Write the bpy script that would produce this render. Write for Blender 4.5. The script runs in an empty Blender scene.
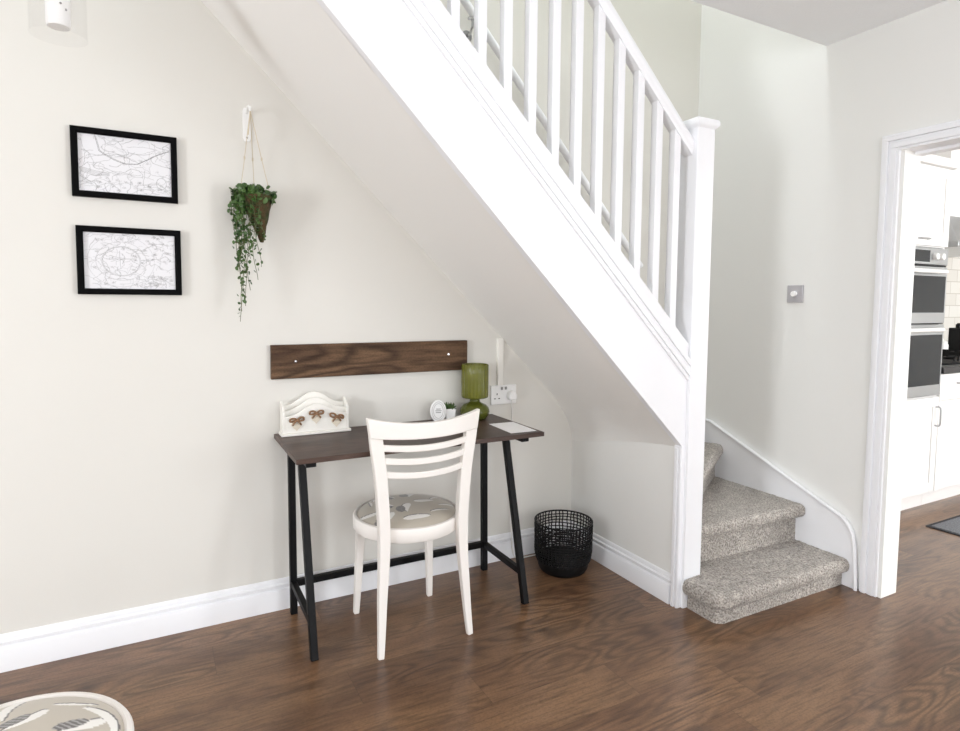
import bpy, bmesh, math, random
from math import sin, cos, pi, sqrt, radians, atan2
from mathutils import Vector, Matrix, noise

scene = bpy.context.scene
COL = scene.collection
random.seed(7)

# ------------------------------------------------------------------ helpers
def lin(c):
    c = c / 255.0
    return c / 12.92 if c <= 0.04045 else ((c + 0.055) / 1.055) ** 2.4

def rgb(r, g, b):
    return (lin(r), lin(g), lin(b), 1.0)

class MB:
    """collects geometry that becomes ONE mesh object"""
    def __init__(self):
        self.v = []; self.f = []; self.m = []
    def add(self, verts, faces, mi=0):
        o = len(self.v)
        self.v += [tuple(p) for p in verts]
        self.f += [tuple(i + o for i in f) for f in faces]
        self.m += [mi] * len(faces)
        return self
    def box(self, x0, x1, y0, y1, z0, z1, mi=0):
        v = [(x, y, z) for z in (z0, z1) for y in (y0, y1) for x in (x0, x1)]
        f = [(0, 2, 3, 1), (4, 5, 7, 6), (0, 1, 5, 4), (2, 6, 7, 3), (0, 4, 6, 2), (1, 3, 7, 5)]
        return self.add(v, f, mi)
    def prism(self, pts, axis, a, b, mi=0):
        """extrude a 2-D polygon along an axis; pts are the two other coordinates in xyz order"""
        def P(p, t):
            if axis == 'x': return (t, p[0], p[1])
            if axis == 'y': return (p[0], t, p[1])
            return (p[0], p[1], t)
        n = len(pts)
        v = [P(p, a) for p in pts] + [P(p, b) for p in pts]
        f = [tuple(range(n)), tuple(range(2 * n - 1, n - 1, -1))]
        f += [(i, i + n, (i + 1) % n + n, (i + 1) % n) for i in range(n)]
        return self.add(v, f, mi)
    def loft(self, rings, closed=True, cap0=False, cap1=False, mi=0):
        n = len(rings[0]); v = [p for r in rings for p in r]; f = []
        for i in range(len(rings) - 1):
            for j in range(n if closed else n - 1):
                k = (j + 1) % n
                f.append((i * n + j, i * n + k, (i + 1) * n + k, (i + 1) * n + j))
        if cap0: f.append(tuple(range(n - 1, -1, -1)))
        if cap1: f.append(tuple((len(rings) - 1) * n + j for j in range(n)))
        return self.add(v, f, mi)
    def lathe(self, prof, c=(0, 0), seg=32, mi=0, cap0=False, cap1=False, closed_prof=False):
        pr = list(prof) + ([prof[0]] if closed_prof else [])
        rings = [[(c[0] + r * cos(2 * pi * j / seg), c[1] + r * sin(2 * pi * j / seg), z) for j in range(seg)] for r, z in pr]
        return self.loft(rings, True, cap0, cap1, mi)
    def tube(self, pts, r, seg=8, mi=0, caps=True):
        pts = [Vector(p) for p in pts]; n = len(pts)
        rr = r if isinstance(r, (list, tuple)) else [r] * n
        t = (pts[1] - pts[0]).normalized()
        u = t.orthogonal().normalized()
        rings = []
        for i in range(n):
            if i == 0: d = pts[1] - pts[0]
            elif i == n - 1: d = pts[-1] - pts[-2]
            else: d = (pts[i + 1] - pts[i]).normalized() + (pts[i] - pts[i - 1]).normalized()
            d.normalize()
            u = (u - d * u.dot(d)).normalized()
            w = d.cross(u)
            rings.append([tuple(pts[i] + (u * cos(2 * pi * j / seg) + w * sin(2 * pi * j / seg)) * rr[i]) for j in range(seg)])
        return self.loft(rings, True, caps, caps, mi)
    def bar(self, pts, w, d, side=(1, 0, 0), mi=0):
        """rectangular section bar; w along `side`, d across, both per point"""
        pts = [Vector(p) for p in pts]; n = len(pts); s = Vector(side)
        W = w if isinstance(w, (list, tuple)) else [w] * n
        D = d if isinstance(d, (list, tuple)) else [d] * n
        rings = []
        for i in range(n):
            if i == 0: t = pts[1] - pts[0]
            elif i == n - 1: t = pts[-1] - pts[-2]
            else: t = pts[i + 1] - pts[i - 1]
            t.normalize()
            a = (s - t * s.dot(t)).normalized(); b = t.cross(a)
            rings.append([tuple(pts[i] + a * (x * W[i] / 2) + b * (y * D[i] / 2)) for x, y in ((-1, -1), (1, -1), (1, 1), (-1, 1))])
        return self.loft(rings, True, True, True, mi)
    def build(self, name, mats, parent=None, origin=(0, 0, 0), smooth=35, bevel=0, bseg=2, subsurf=0):
        me = bpy.data.meshes.new(name)
        o = Vector(origin)
        me.from_pydata([tuple(Vector(p) - o) for p in self.v], [], self.f)
        me.update()
        if not isinstance(mats, (list, tuple)): mats = [mats]
        for m in mats: me.materials.append(m)
        for p, mi in zip(me.polygons, self.m): p.material_index = mi
        bm = bmesh.new(); bm.from_mesh(me)
        bmesh.ops.recalc_face_normals(bm, faces=bm.faces); bm.to_mesh(me); bm.free()
        if smooth:
            me.shade_smooth(); me.set_sharp_from_angle(angle=radians(smooth))
        ob = bpy.data.objects.new(name, me); COL.objects.link(ob)
        if parent is not None: ob.parent = parent
        else: ob.location = o
        if bevel:
            b = ob.modifiers.new('bevel', 'BEVEL'); b.width = bevel; b.segments = bseg; b.limit_method = 'ANGLE'; b.angle_limit = radians(40)
            b.harden_normals = False
        if subsurf:
            s = ob.modifiers.new('subsurf', 'SUBSURF'); s.levels = subsurf; s.render_levels = subsurf
        return ob

def tag(o, label, cat, group=None):
    o['label'] = label; o['category'] = cat
    if group: o['group'] = group
    return o
def thing(name, label, cat, loc=(0, 0, 0), rz=0, group=None):
    o = bpy.data.objects.new(name, None); COL.objects.link(o)
    o.empty_display_size = 0.1
    o.location = loc; o.rotation_euler = (0, 0, rz)
    return tag(o, label, cat, group)
def struct(name, mb, mat, **k):
    o = mb.build(name, mat, **k); o['kind'] = 'structure'; return o
def copy_tree(o, parent=None):
    c = o.copy(); COL.objects.link(c)
    if parent is not None: c.parent = parent
    for ch in list(o.children): copy_tree(ch, c)
    return c

# ------------------------------------------------------------------ materials
def new_mat(name):
    m = bpy.data.materials.new(name); m.use_nodes = True
    nt = m.node_tree
    return m, nt, nt.nodes['Principled BSDF']
def N(nt, t, **k):
    n = nt.nodes.new(t)
    for a, b in k.items(): setattr(n, a, b)
    return n
def L(nt, a, b): nt.links.new(a, b)
def val(nt, op, a, b=None, c=None, clamp=False):
    n = N(nt, 'ShaderNodeMath', operation=op, use_clamp=clamp)
    for i, x in enumerate((a, b, c)):
        if x is None: continue
        if isinstance(x, (int, float)): n.inputs[i].default_value = x
        else: L(nt, x, n.inputs[i])
    return n.outputs[0]
def mixc(nt, fac, a, b, blend='MIX'):
    n = N(nt, 'ShaderNodeMix', data_type='RGBA', blend_type=blend)
    for s, x in ((n.inputs['Factor'], fac), (n.inputs[6], a), (n.inputs[7], b)):
        if isinstance(x, (int, float)): s.default_value = x
        elif isinstance(x, tuple): s.default_value = x
        else: L(nt, x, s)
    return n.outputs[2]
def simple(name, col, rough=0.5, metal=0.0, spec=0.5, bump=None, var=None, coat=0):
    m, nt, b = new_mat(name)
    b.inputs['Base Color'].default_value = col
    b.inputs['Roughness'].default_value = rough
    b.inputs['Metallic'].default_value = metal
    b.inputs['Specular IOR Level'].default_value = spec
    b.inputs['Coat Weight'].default_value = coat
    tc = N(nt, 'ShaderNodeTexCoord')
    if bump:
        n = N(nt, 'ShaderNodeTexNoise'); n.inputs['Scale'].default_value = bump[0]; n.inputs['Detail'].default_value = 4
        L(nt, tc.outputs['Object'], n.inputs['Vector'])
        bp = N(nt, 'ShaderNodeBump'); bp.inputs['Strength'].default_value = bump[1]; bp.inputs['Distance'].default_value = bump[2] if len(bump) > 2 else 0.002
        L(nt, n.outputs['Fac'], bp.inputs['Height']); L(nt, bp.outputs[0], b.inputs['Normal'])
    if var:
        n = N(nt, 'ShaderNodeTexNoise'); n.inputs['Scale'].default_value = var[0]; n.inputs['Detail'].default_value = 5
        L(nt, tc.outputs['Object'], n.inputs['Vector'])
        r = N(nt, 'ShaderNodeMapRange'); r.inputs[1].default_value = 0.35; r.inputs[2].default_value = 0.65
        L(nt, n.outputs['Fac'], r.inputs[0])
        L(nt, mixc(nt, r.outputs[0], col, var[1]), b.inputs['Base Color'])
    return m

def wood(name, dark, mid, light, plank=None, sx=1.8, sy=8.0, rings=70.0, rough=0.4, fine=120.0, ringamt=0.5, spec=0.4, seed=0.0, knot=0.8, speck=0.35):
    """procedural timber; the grain runs along object X. plank=(width, length, y0) cuts it into boards"""
    m, nt, b = new_mat(name)
    tc = N(nt, 'ShaderNodeTexCoord'); sp = N(nt, 'ShaderNodeSeparateXYZ'); L(nt, tc.outputs['Object'], sp.inputs[0])
    X, Y, Z = sp.outputs
    yy = val(nt, 'ADD', Y, Z)
    off = None; rnd = None
    if plank:
        w, l, y0 = plank
        yv = val(nt, 'DIVIDE', val(nt, 'SUBTRACT', Y, y0), w)
        row = val(nt, 'FLOOR', yv)
        wn = N(nt, 'ShaderNodeTexWhiteNoise', noise_dimensions='1D'); L(nt, row, wn.inputs['W'])
        xv = val(nt, 'ADD', val(nt, 'DIVIDE', X, l), val(nt, 'MULTIPLY', wn.outputs['Value'], 5.0))
        colu = val(nt, 'FLOOR', xv)
        cb = N(nt, 'ShaderNodeCombineXYZ'); L(nt, row, cb.inputs[0]); L(nt, colu, cb.inputs[1])
        w2 = N(nt, 'ShaderNodeTexWhiteNoise', noise_dimensions='2D'); L(nt, cb.outputs[0], w2.inputs['Vector'])
        rnd = w2.outputs['Value']
        fy = val(nt, 'FRACT', yv); fx = val(nt, 'FRACT', xv)
        dy = val(nt, 'MULTIPLY', val(nt, 'MINIMUM', fy, val(nt, 'SUBTRACT', 1.0, fy)), w)
        dx = val(nt, 'MULTIPLY', val(nt, 'MINIMUM', fx, val(nt, 'SUBTRACT', 1.0, fx)), l)
        gap = val(nt, 'LESS_THAN', val(nt, 'MINIMUM', dy, dx), 0.0011)
        off = val(nt, 'MULTIPLY', rnd, 23.0)
    def coords(kx, ky):
        c = N(nt, 'ShaderNodeCombineXYZ')
        L(nt, val(nt, 'MULTIPLY', X, kx), c.inputs[0]); L(nt, val(nt, 'MULTIPLY', yy, ky), c.inputs[1])
        if off is not None: L(nt, off, c.inputs[2])
        else: c.inputs[2].default_value = seed
        return c.outputs[0]
    def nz(kx, ky, detail, lo, hi, rough_=0.5):
        n = N(nt, 'ShaderNodeTexNoise'); n.inputs['Scale'].default_value = 1.0; n.inputs['Detail'].default_value = detail; n.inputs['Roughness'].default_value = rough_
        L(nt, coords(kx, ky), n.inputs['Vector'])
        if lo is None: return n.outputs['Fac']
        q = N(nt, 'ShaderNodeMapRange'); q.inputs[1].default_value = lo; q.inputs[2].default_value = hi
        L(nt, n.outputs['Fac'], q.inputs[0]); return q.outputs[0]
    blot = nz(sx * 1.1, sy * .8, 3, 0.36, 0.64)
    base = mixc(nt, blot, mid, light)
    # flame figure: contour lines of a stretched noise, pulled round the knots
    vo = N(nt, 'ShaderNodeTexVoronoi'); vo.inputs['Scale'].default_value = 1.0; L(nt, coords(2.1, 4.6), vo.inputs['Vector'])
    near = N(nt, 'ShaderNodeMapRange'); near.inputs[1].default_value = 0.0; near.inputs[2].default_value = 0.5; near.inputs[3].default_value = 0.20; near.inputs[4].default_value = 0.0
    L(nt, vo.outputs['Distance'], near.inputs[0])
    h = val(nt, 'ADD', nz(sx, sy, 1.6, None, None, 0.4), near.outputs[0])
    ring = val(nt, 'SINE', val(nt, 'MULTIPLY', h, rings))
    ring = val(nt, 'POWER', val(nt, 'MULTIPLY_ADD', ring, 0.5, 0.5), 1.6)
    where = nz(1.1, 4.0, 2, 0.40, 0.60)
    base = mixc(nt, val(nt, 'MULTIPLY', val(nt, 'MULTIPLY', ring, ringamt), where), base, dark)
    fi = nz(9.0, fine, 3, 0.46, 0.72)
    base = mixc(nt, val(nt, 'MULTIPLY', fi, 0.5), base, dark)
    spk = nz(130.0, 190.0, 2, 0.45, 0.75)
    base = mixc(nt, val(nt, 'MULTIPLY', spk, speck), base, dark)
    dk = nz(sx * 1.5, sy * 2.2, 3, 0.60, 0.74)
    base = mixc(nt, val(nt, 'MULTIPLY', dk, 0.55), base, dark)
    sepc = N(nt, 'ShaderNodeSeparateColor'); L(nt, vo.outputs['Color'], sepc.inputs[0])
    has = val(nt, 'GREATER_THAN', sepc.outputs[0], 0.45)
    kn = N(nt, 'ShaderNodeMapRange'); kn.inputs[1].default_value = 0.03; kn.inputs[2].default_value = 0.13; kn.inputs[3].default_value = knot; kn.inputs[4].default_value = 0.0
    L(nt, vo.outputs['Distance'], kn.inputs[0])
    base = mixc(nt, val(nt, 'MULTIPLY', kn.outputs[0], has), base, dark)
    if rnd is not None:
        tone = val(nt, 'MULTIPLY_ADD', rnd, 0.22, 0.89)
        tv = N(nt, 'ShaderNodeCombineColor'); [L(nt, tone, tv.inputs[i]) for i in range(3)]
        base = mixc(nt, 1.0, base, tv.outputs[0], 'MULTIPLY')
        base = mixc(nt, val(nt, 'MULTIPLY', gap, 0.4), base, (0.02, 0.013, 0.01, 1))
    L(nt, base, b.inputs['Base Color'])
    b.inputs['Roughness'].default_value = rough
    b.inputs['Specular IOR Level'].default_value = spec
    bp = N(nt, 'ShaderNodeBump'); bp.inputs['Strength'].default_value = 0.12; bp.inputs['Distance'].default_value = 0.001
    L(nt, fi, bp.inputs['Height']); L(nt, bp.outputs[0], b.inputs['Normal'])
    return m

def attr_mat(name, rough=0.5, spec=0.4, sheen=0.0, bump=None):
    """colour printed on the surface, read from the mesh's own colour layer"""
    m, nt, b = new_mat(name)
    a = N(nt, 'ShaderNodeVertexColor'); a.layer_name = 'print'
    L(nt, a.outputs['Color'], b.inputs['Base Color'])
    b.inputs['Roughness'].default_value = rough; b.inputs['Specular IOR Level'].default_value = spec
    b.inputs['Sheen Weight'].default_value = sheen
    if bump:
        tc = N(nt, 'ShaderNodeTexCoord'); n = N(nt, 'ShaderNodeTexNoise'); n.inputs['Scale'].default_value = bump[0]
        L(nt, tc.outputs['Object'], n.inputs['Vector'])
        bp = N(nt, 'ShaderNodeBump'); bp.inputs['Strength'].default_value = bump[1]; bp.inputs['Distance'].default_value = 0.001
        L(nt, n.outputs['Fac'], bp.inputs['Height']); L(nt, bp.outputs[0], b.inputs['Normal'])
    return m
def paint_print(ob, fn):
    me = ob.data
    ca = me.color_attributes.new('print', 'FLOAT_COLOR', 'POINT')
    buf = []
    for v in me.vertices:
        c = fn(v.co); buf += [c[0], c[1], c[2], 1.0]
    ca.data.foreach_set('color', buf)

M = {}
M['wall'] = simple('cream_wall_paint', rgb(223, 221, 215), 0.85, spec=0.2, bump=(160, 0.08, 0.001))
M['wall_cool'] = simple('pale_wall_paint', rgb(233, 233, 230), 0.85, spec=0.2, bump=(160, 0.08, 0.001))
M['slope'] = simple('white_slope_paint', rgb(240, 239, 236), 0.85, spec=0.2, bump=(160, 0.08, 0.001))
M['ceiling'] = simple('stippled_ceiling_paint', rgb(248, 250, 252), 0.9, spec=0.1, bump=(110, 0.5, 0.003))
M['gloss'] = simple('white_gloss_paint', rgb(241, 242, 245), 0.35, spec=0.4)
M['chairpaint'] = simple('white_satin_chair_paint', rgb(240, 236, 231), 0.42, spec=0.4)
M['floor'] = wood('walnut_laminate_floor', rgb(54, 37, 27), rgb(112, 82, 60), rgb(138, 106, 78), plank=(0.19, 1.26, 0.10), rings=72, ringamt=0.55, rough=0.28, spec=0.55)
M['desktop'] = wood('dark_walnut_desk_top', rgb(34, 24, 21), rgb(68, 51, 44), rgb(94, 74, 64), rings=40, ringamt=0.4, rough=0.4, spec=0.35, seed=3, knot=.3, speck=.2)
M['board'] = wood('stained_pine_board', rgb(36, 23, 16), rgb(88, 66, 50), rgb(122, 95, 72), sx=1.9, sy=10, rings=42, ringamt=0.7, rough=0.65, spec=0.2, seed=8.2, fine=90, knot=.85)
M['black'] = simple('black_powder_coated_steel', rgb(12, 12, 14), 0.5, spec=0.2)
M['blackmat'] = simple('black_wire', rgb(12, 12, 13), 0.55, spec=0.3)
M['frame'] = simple('black_frame_lacquer', rgb(4, 4, 5), 0.6, spec=0.08)
M['white'] = simple('white_plastic', rgb(243, 243, 242), 0.3, spec=0.5)
M['whitewood'] = simple('white_painted_wood', rgb(242, 240, 234), 0.5, spec=0.3)
M['heart'] = simple('cream_wooden_heart', rgb(226, 216, 198), 0.6)
M['bow'] = simple('brown_ribbon', rgb(150, 116, 86), 0.6, var=(60, rgb(118, 86, 60)))
M['paper'] = simple('white_paper', rgb(253, 253, 254), 0.7, spec=0.2)
M['palegrey'] = simple('pale_grey_print', rgb(196, 196, 194), 0.7)
M['grey'] = simple('grey_print', rgb(150, 150, 148), 0.7)
M['leaf'] = simple('green_leaf', rgb(78, 108, 52), 0.42, var=(25, rgb(50, 78, 36)))
M['succ'] = simple('succulent_leaf', rgb(86, 112, 62), 0.5, var=(40, rgb(58, 84, 42)))
M['stem'] = simple('brown_green_stem', rgb(92, 98, 58), 0.6)
M['moss'] = simple('moss_basket', rgb(88, 66, 44), 0.95, bump=(140, 1.0, 0.006), var=(40, rgb(46, 62, 26)))
M['twine'] = simple('natural_twine', rgb(206, 194, 172), 0.85)
M['steel'] = simple('brushed_stainless_steel', rgb(186, 188, 190), 0.32, metal=0.9)
M['chrome'] = simple('chrome', rgb(200, 200, 202), 0.15, metal=1.0)
M['switch'] = simple('brushed_silver_switch', rgb(190, 188, 192), 0.45, metal=0.3)
M['blackglass'] = simple('black_oven_glass', rgb(22, 27, 32), 0.06, spec=0.35)
M['worktop'] = simple('black_worktop', rgb(34, 33, 34), 0.3, var=(90, rgb(52, 50, 50)))
M['unit'] = simple('white_kitchen_unit', rgb(245, 244, 243), 0.3)
M['mat'] = simple('grey_woven_mat', rgb(128, 130, 134), 0.95, bump=(220, 0.8, 0.003), var=(120, rgb(100, 102, 107)))
M['matedge'] = simple('dark_mat_edge', rgb(54, 54, 58), 0.9)
M['cord'] = simple('white_cable', rgb(226, 224, 220), 0.5)
M['gap'] = simple('dark_hole', rgb(40, 40, 42), 0.8)

def glass(name, col, trans=1.0, rough=0.03, ior=1.45):
    m, nt, b = new_mat(name)
    b.inputs['Base Color'].default_value = col; b.inputs['Roughness'].default_value = rough
    b.inputs['Transmission Weight'].default_value = trans; b.inputs['IOR'].default_value = ior
    return m
def thin_glass(name):
    m, nt, b = new_mat(name); nt.nodes.remove(b); out = nt.nodes['Material Output']
    t = N(nt, 'ShaderNodeBsdfTransparent'); t.inputs[0].default_value = (.99, .99, .99, 1)
    g = N(nt, 'ShaderNodeBsdfGlossy'); g.inputs['Roughness'].default_value = .03
    mx = N(nt, 'ShaderNodeMixShader'); mx.inputs[0].default_value = .03; L(nt, t.outputs[0], mx.inputs[1]); L(nt, g.outputs[0], mx.inputs[2]); L(nt, mx.outputs[0], out.inputs[0])
    return m
M['glass'] = thin_glass('clear_lamp_glass')
M['green'] = glass('olive_green_glass', rgb(112, 118, 44), 0.5, 0.06)
M['greenshade'] = glass('ribbed_olive_green_glass', rgb(148, 150, 66), 0.55, 0.08)

# carpet
def carpet():
    m, nt, b = new_mat('grey_twist_pile_carpet')
    tc = N(nt, 'ShaderNodeTexCoord')
    a = N(nt, 'ShaderNodeTexNoise'); a.inputs['Scale'].default_value = 135; a.inputs['Detail'].default_value = 4
    c = N(nt, 'ShaderNodeTexNoise'); c.inputs['Scale'].default_value = 26; c.inputs['Detail'].default_value = 4
    for n in (a, c): L(nt, tc.outputs['Object'], n.inputs['Vector'])
    r1 = N(nt, 'ShaderNodeMapRange'); r1.inputs[1].default_value = 0.3; r1.inputs[2].default_value = 0.7; L(nt, a.outputs['Fac'], r1.inputs[0])
    r2 = N(nt, 'ShaderNodeMapRange'); r2.inputs[1].default_value = 0.35; r2.inputs[2].default_value = 0.65; L(nt, c.outputs['Fac'], r2.inputs[0])
    col = mixc(nt, r1.outputs[0], rgb(112, 105, 98), rgb(226, 219, 210))
    col = mixc(nt, val(nt, 'MULTIPLY', r2.outputs[0], 0.35), col, rgb(124, 117, 111))
    L(nt, col, b.inputs['Base Color']); b.inputs['Roughness'].default_value = 1.0; b.inputs['Specular IOR Level'].default_value = 0.05
    b.inputs['Sheen Weight'].default_value = 0.25
    bp = N(nt, 'ShaderNodeBump'); bp.inputs['Strength'].default_value = 1.0; bp.inputs['Distance'].default_value = 0.010
    L(nt, a.outputs['Fac'], bp.inputs['Height']); L(nt, bp.outputs[0], b.inputs['Normal'])
    return m
M['carpet'] = carpet()

def tiles():
    m, nt, b = new_mat('cream_wall_tiles')
    tc = N(nt, 'ShaderNodeTexCoord'); sp = N(nt, 'ShaderNodeSeparateXYZ'); L(nt, tc.outputs['Object'], sp.inputs[0])
    cb = N(nt, 'ShaderNodeCombineXYZ'); L(nt, sp.outputs[0], cb.inputs[0]); L(nt, sp.outputs[2], cb.inputs[1])
    br = N(nt, 'ShaderNodeTexBrick'); br.inputs['Scale'].default_value = 1.0
    br.inputs['Brick Width'].default_value = 0.2; br.inputs['Row Height'].default_value = 0.1; br.inputs['Mortar Size'].default_value = 0.003
    br.inputs['Color1'].default_value = rgb(232, 230, 224); br.inputs['Color2'].default_value = rgb(224, 221, 214); br.inputs['Mortar'].default_value = rgb(196, 190, 180)
    L(nt, cb.outputs[0], br.inputs['Vector']); L(nt, br.outputs['Color'], b.inputs['Base Color'])
    b.inputs['Roughness'].default_value = 0.2
    return m
M['tile'] = tiles()

# ------------------------------------------------------------------ the room
YB = 2.56        # back wall
XR = 2.804       # right wall
XU = 1.94        # wall under the stairs
CZ = 2.51        # ceiling
XL, YF = -4.2, -2.6
YS = 1.79        # front face of the stair string
SL = 0.98        # stair slope
def zs(c, x): return c - SL * x

WR = (-2.2, -0.5, 0.0, 2.1)     # glazed garden door y0,y1,z0,z1
mb = MB().box(XL - .1, 6.7, YF - .1, YB + .25, -0.06, 0.0)
struct('floor', mb, M['floor'])
struct('wall_back', MB().box(XL - .1, XR + .12, YB, YB + .1, 0, 5.0), M['wall'])
mb = MB()
mb.box(XR, XR + .12, 1.440, YB, 0, 5.0)
mb.box(XR, XR + .12, 0.675, 1.440, 1.975, 5.0)
mb.box(XR, XR + .12, WR[1], 0.675, 0, 5.0); mb.box(XR, XR + .12, YF, WR[0], 0, 5.0); mb.box(XR, XR + .12, WR[0], WR[1], WR[3], 5.0)
struct('wall_right', mb, M['wall_cool'])
# left wall and front wall have window openings, both behind the camera's view
WF = (-1.5, 1.9, 0.75, 2.2)      # front window x0,x1,z0,z1
WL = (-0.50, 0.32, 0.45, 2.2)      # left window y0,y1,z0,z1
mb = MB()
mb.box(XL - .1, WF[0], YF - .1, YF, 0, 2.6); mb.box(WF[1], XR + .12, YF - .1, YF, 0, 2.6)
mb.box(WF[0], WF[1], YF - .1, YF, 0, WF[2]); mb.box(WF[0], WF[1], YF - .1, YF, WF[3], 2.6)
struct('wall_front', mb, M['wall_cool'])
mb = MB()
mb.box(XL - .1, XL, YF, WL[0], 0, 2.6); mb.box(XL - .1, XL, WL[1], YB, 0, 5.0)
mb.box(XL - .1, XL, WL[0], WL[1], 0, WL[2]); mb.box(XL - .1, XL, WL[0], WL[1], WL[3], 2.6)
struct('wall_left', mb, M['wall_cool'])
mb = MB()
for a, b in ((WF[0], WF[0] + .06), (WF[1] - .06, WF[1]), (.17, .23)): mb.box(a, b, YF - .09, YF - .03, WF[2], WF[3])
for a, b in ((WF[2], WF[2] + .06), (WF[3] - .06, WF[3])): mb.box(WF[0] + .06, WF[1] - .06, YF - .09, YF - .03, a, b)
struct('window_1', mb, M['gloss'])
mb = MB()
for a, b in ((WL[0], WL[0] + .06), (WL[1] - .06, WL[1])): mb.box(XL - .09, XL - .03, a, b, WL[2], WL[3])
for a, b in ((WL[2], WL[2] + .06), (WL[3] - .06, WL[3])): mb.box(XL - .09, XL - .03, WL[0] + .06, WL[1] - .06, a, b)
struct('window_2', mb, M['gloss'])
# ceiling with the open stairwell
mb = MB()
mb.box(XL, XR, YF, 1.785, CZ, CZ + .12)
mb.box(1.5, XR, 1.785, 1.806, CZ, CZ + .12)
mb.box(XL, -0.45, 1.785, YB, CZ, CZ + .12)
struct('ceiling', mb, M['ceiling'])
struct('ceiling_upper', MB().box(XL, XR, 1.70, YB, 5.0, 5.06), M['ceiling'])
struct('wall_landing', MB().box(XL, XR, 1.70, 1.78, CZ + .12, 5.0), M['wall_cool'])
# plastered slope below the stairs, its foot rounded into the wall at the back
mb = MB()
rings = []
def soff(u):
    pts = [(0.02, zs(2.59, 0.02)), (1.78, zs(2.59, 1.78))]
    x1, z1 = 1.78, zs(2.59, 1.78)
    x2, z2 = XU + .001, zs(2.59, XU) - 0.14 * u
    for k in range(1, 13):
        t = k / 12.0
        cx, cz = XU + .001, zs(2.59, XU)          # sharp corner
        q = ((1 - t) ** 2 * x1 + 2 * t * (1 - t) * cx + t * t * x2, (1 - t) ** 2 * z1 + 2 * t * (1 - t) * cz + t * t * z2)
        s = (x1 + (cx - x1) * t, z1 + (cz - z1) * t)
        w = u
        pts.append((s[0] * (1 - w) + q[0] * w, s[1] * (1 - w) + q[1] * w))
    return pts
for i in range(11):
    u = i / 10.0; y = YS + .025 + (YB - YS - .025) * u
    pr = soff(u ** 0.7)
    rings.append([(x, y, z) for x, z in pr] + [(XU + .02, y, pr[-1][1] + .06), (XU + .02, y, zs(2.62, XU) + .02), (0.03, y, zs(2.62, 0.0) + .0)])
mb.loft(rings, True, True, True)
struct('ceiling_slope', mb, M['slope'], smooth=30)
struct('wall_understairs', MB().box(XU, XU + .035, 1.825, YB, 0, .72), M['wall_cool'])

# skirting boards
SK = [(0, 0), (.020, 0), (.020, .079), (.018, .083), (.009, .087), (.009, .092), (.0155, .097), (.0155, .105), (.007, .109), (.007, .115), (.006, .124), (.003, .128), (0, .129)]
def skirt(name, axis, wall, sgn, a, b):
    pts = [(wall + sgn * d, z) for d, z in SK]
    struct(name, MB().prism(pts, axis, a, b), M['gloss'])
skirt('baseboard_back', 'x', YB, -1, XL, XU - .018)
skirt('baseboard_understairs', 'y', XU, -1, 1.832, YB)
skirt('baseboard_right', 'y', XR, -1, WR[1], 0.60)
mb = MB()
for a, b in ((WR[0], WR[0] + .08), (WR[1] - .08, WR[1]), (-1.39, -1.31)): mb.box(XR + .05, XR + .10, a, b, WR[2], WR[3])
for a, b in ((.001, .12), (WR[3] - .08, WR[3])): mb.box(XR + .05, XR + .10, WR[0] + .08, WR[1] - .08, a, b)
struct('door_2', mb, M['gloss'])
mb = MB()                                                    # trim beside the newel, under the string
mb.box(1.926, 1.95, 1.788, 1.83, 0, .70); mb.box(1.920, 1.926, 1.806, 1.822, 0, .69); mb.box(1.922, 1.926, 1.79, 1.798, 0, .695)
struct('trim_1', mb, M['gloss'], bevel=.002)

# door lining and architrave
y0, y1, zt = 1.455, 0.66, 1.955
mb = MB()
def arch(steps):
    for d0, d1, t in steps:
        mb.box(XR - t, XR, y0 + d0, y0 + d1, 0, zt + d0)
        mb.box(XR - t, XR, y1 - d1, y1 - d0, 0, zt + d0)
        mb.box(XR - t, XR, y1 - d1, y0 + d1, zt + d0, zt + d1)
arch(((.0, .012, .012), (.012, .034, .016), (.034, .044, .012), (.044, .062, .021), (.062, .072, .016)))
for a, b in ((y0, y0 + .03), (y1 - .03, y1)): mb.box(XR - .004, XR + .125, a, b, 0, zt)
mb.box(XR - .004, XR + .125, y1 - .03, y0 + .03, zt, zt + .03)
mb.box(XR + .075, XR + .125, y0 - .014, y0, 0, zt); mb.box(XR + .075, XR + .125, y1, y1 + .014, 0, zt); mb.box(XR + .075, XR + .125, y1, y0, zt - .014, zt)
struct('door_1', mb, M['gloss'], bevel=.002)

# ------------------------------------------------------------------ staircase
ST = thing('staircase', 'white wooden staircase with grey carpeted winder steps, balusters and square newel', 'staircase', (2.0, 1.8, 0))
SO = (2.0, 1.8, 0)
NX0, NX1, NY0, NY1 = 1.946, 2.046, 1.775, 1.868
newel = MB().box(NX0, NX1, NY0, NY1, 0, 2.02).build('newel_post', M['gloss'], ST, SO, bevel=.003)
mb = MB()
def sq(x0, x1, y0, y1, z): return [(x0, y0, z), (x1, y0, z), (x1, y1, z), (x0, y1, z)]
def capring(d, z): return sq(NX0 - d, NX1 + d, NY0 - d, NY1 + d, z)
mb.loft([capring(.001, 2.014), capring(.004, 2.018), capring(.010, 2.024), capring(.013, 2.030), capring(.013, 2.042), capring(.009, 2.050), capring(-.01, 2.055)], True, True, True)
mb.build('newel_cap', M['gloss'], newel, SO)
xa = -0.28
stringer = MB().prism([(xa, zs(2.59, xa)), (NX0, zs(2.59, NX0)), (NX0, zs(3.02, NX0)), (xa, zs(3.02, xa))], 'y', YS, YS + .034).build('stringer', M['gloss'], ST, SO, bevel=.002)
mb = MB()                                                    # three-step moulding planted along the string
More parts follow.
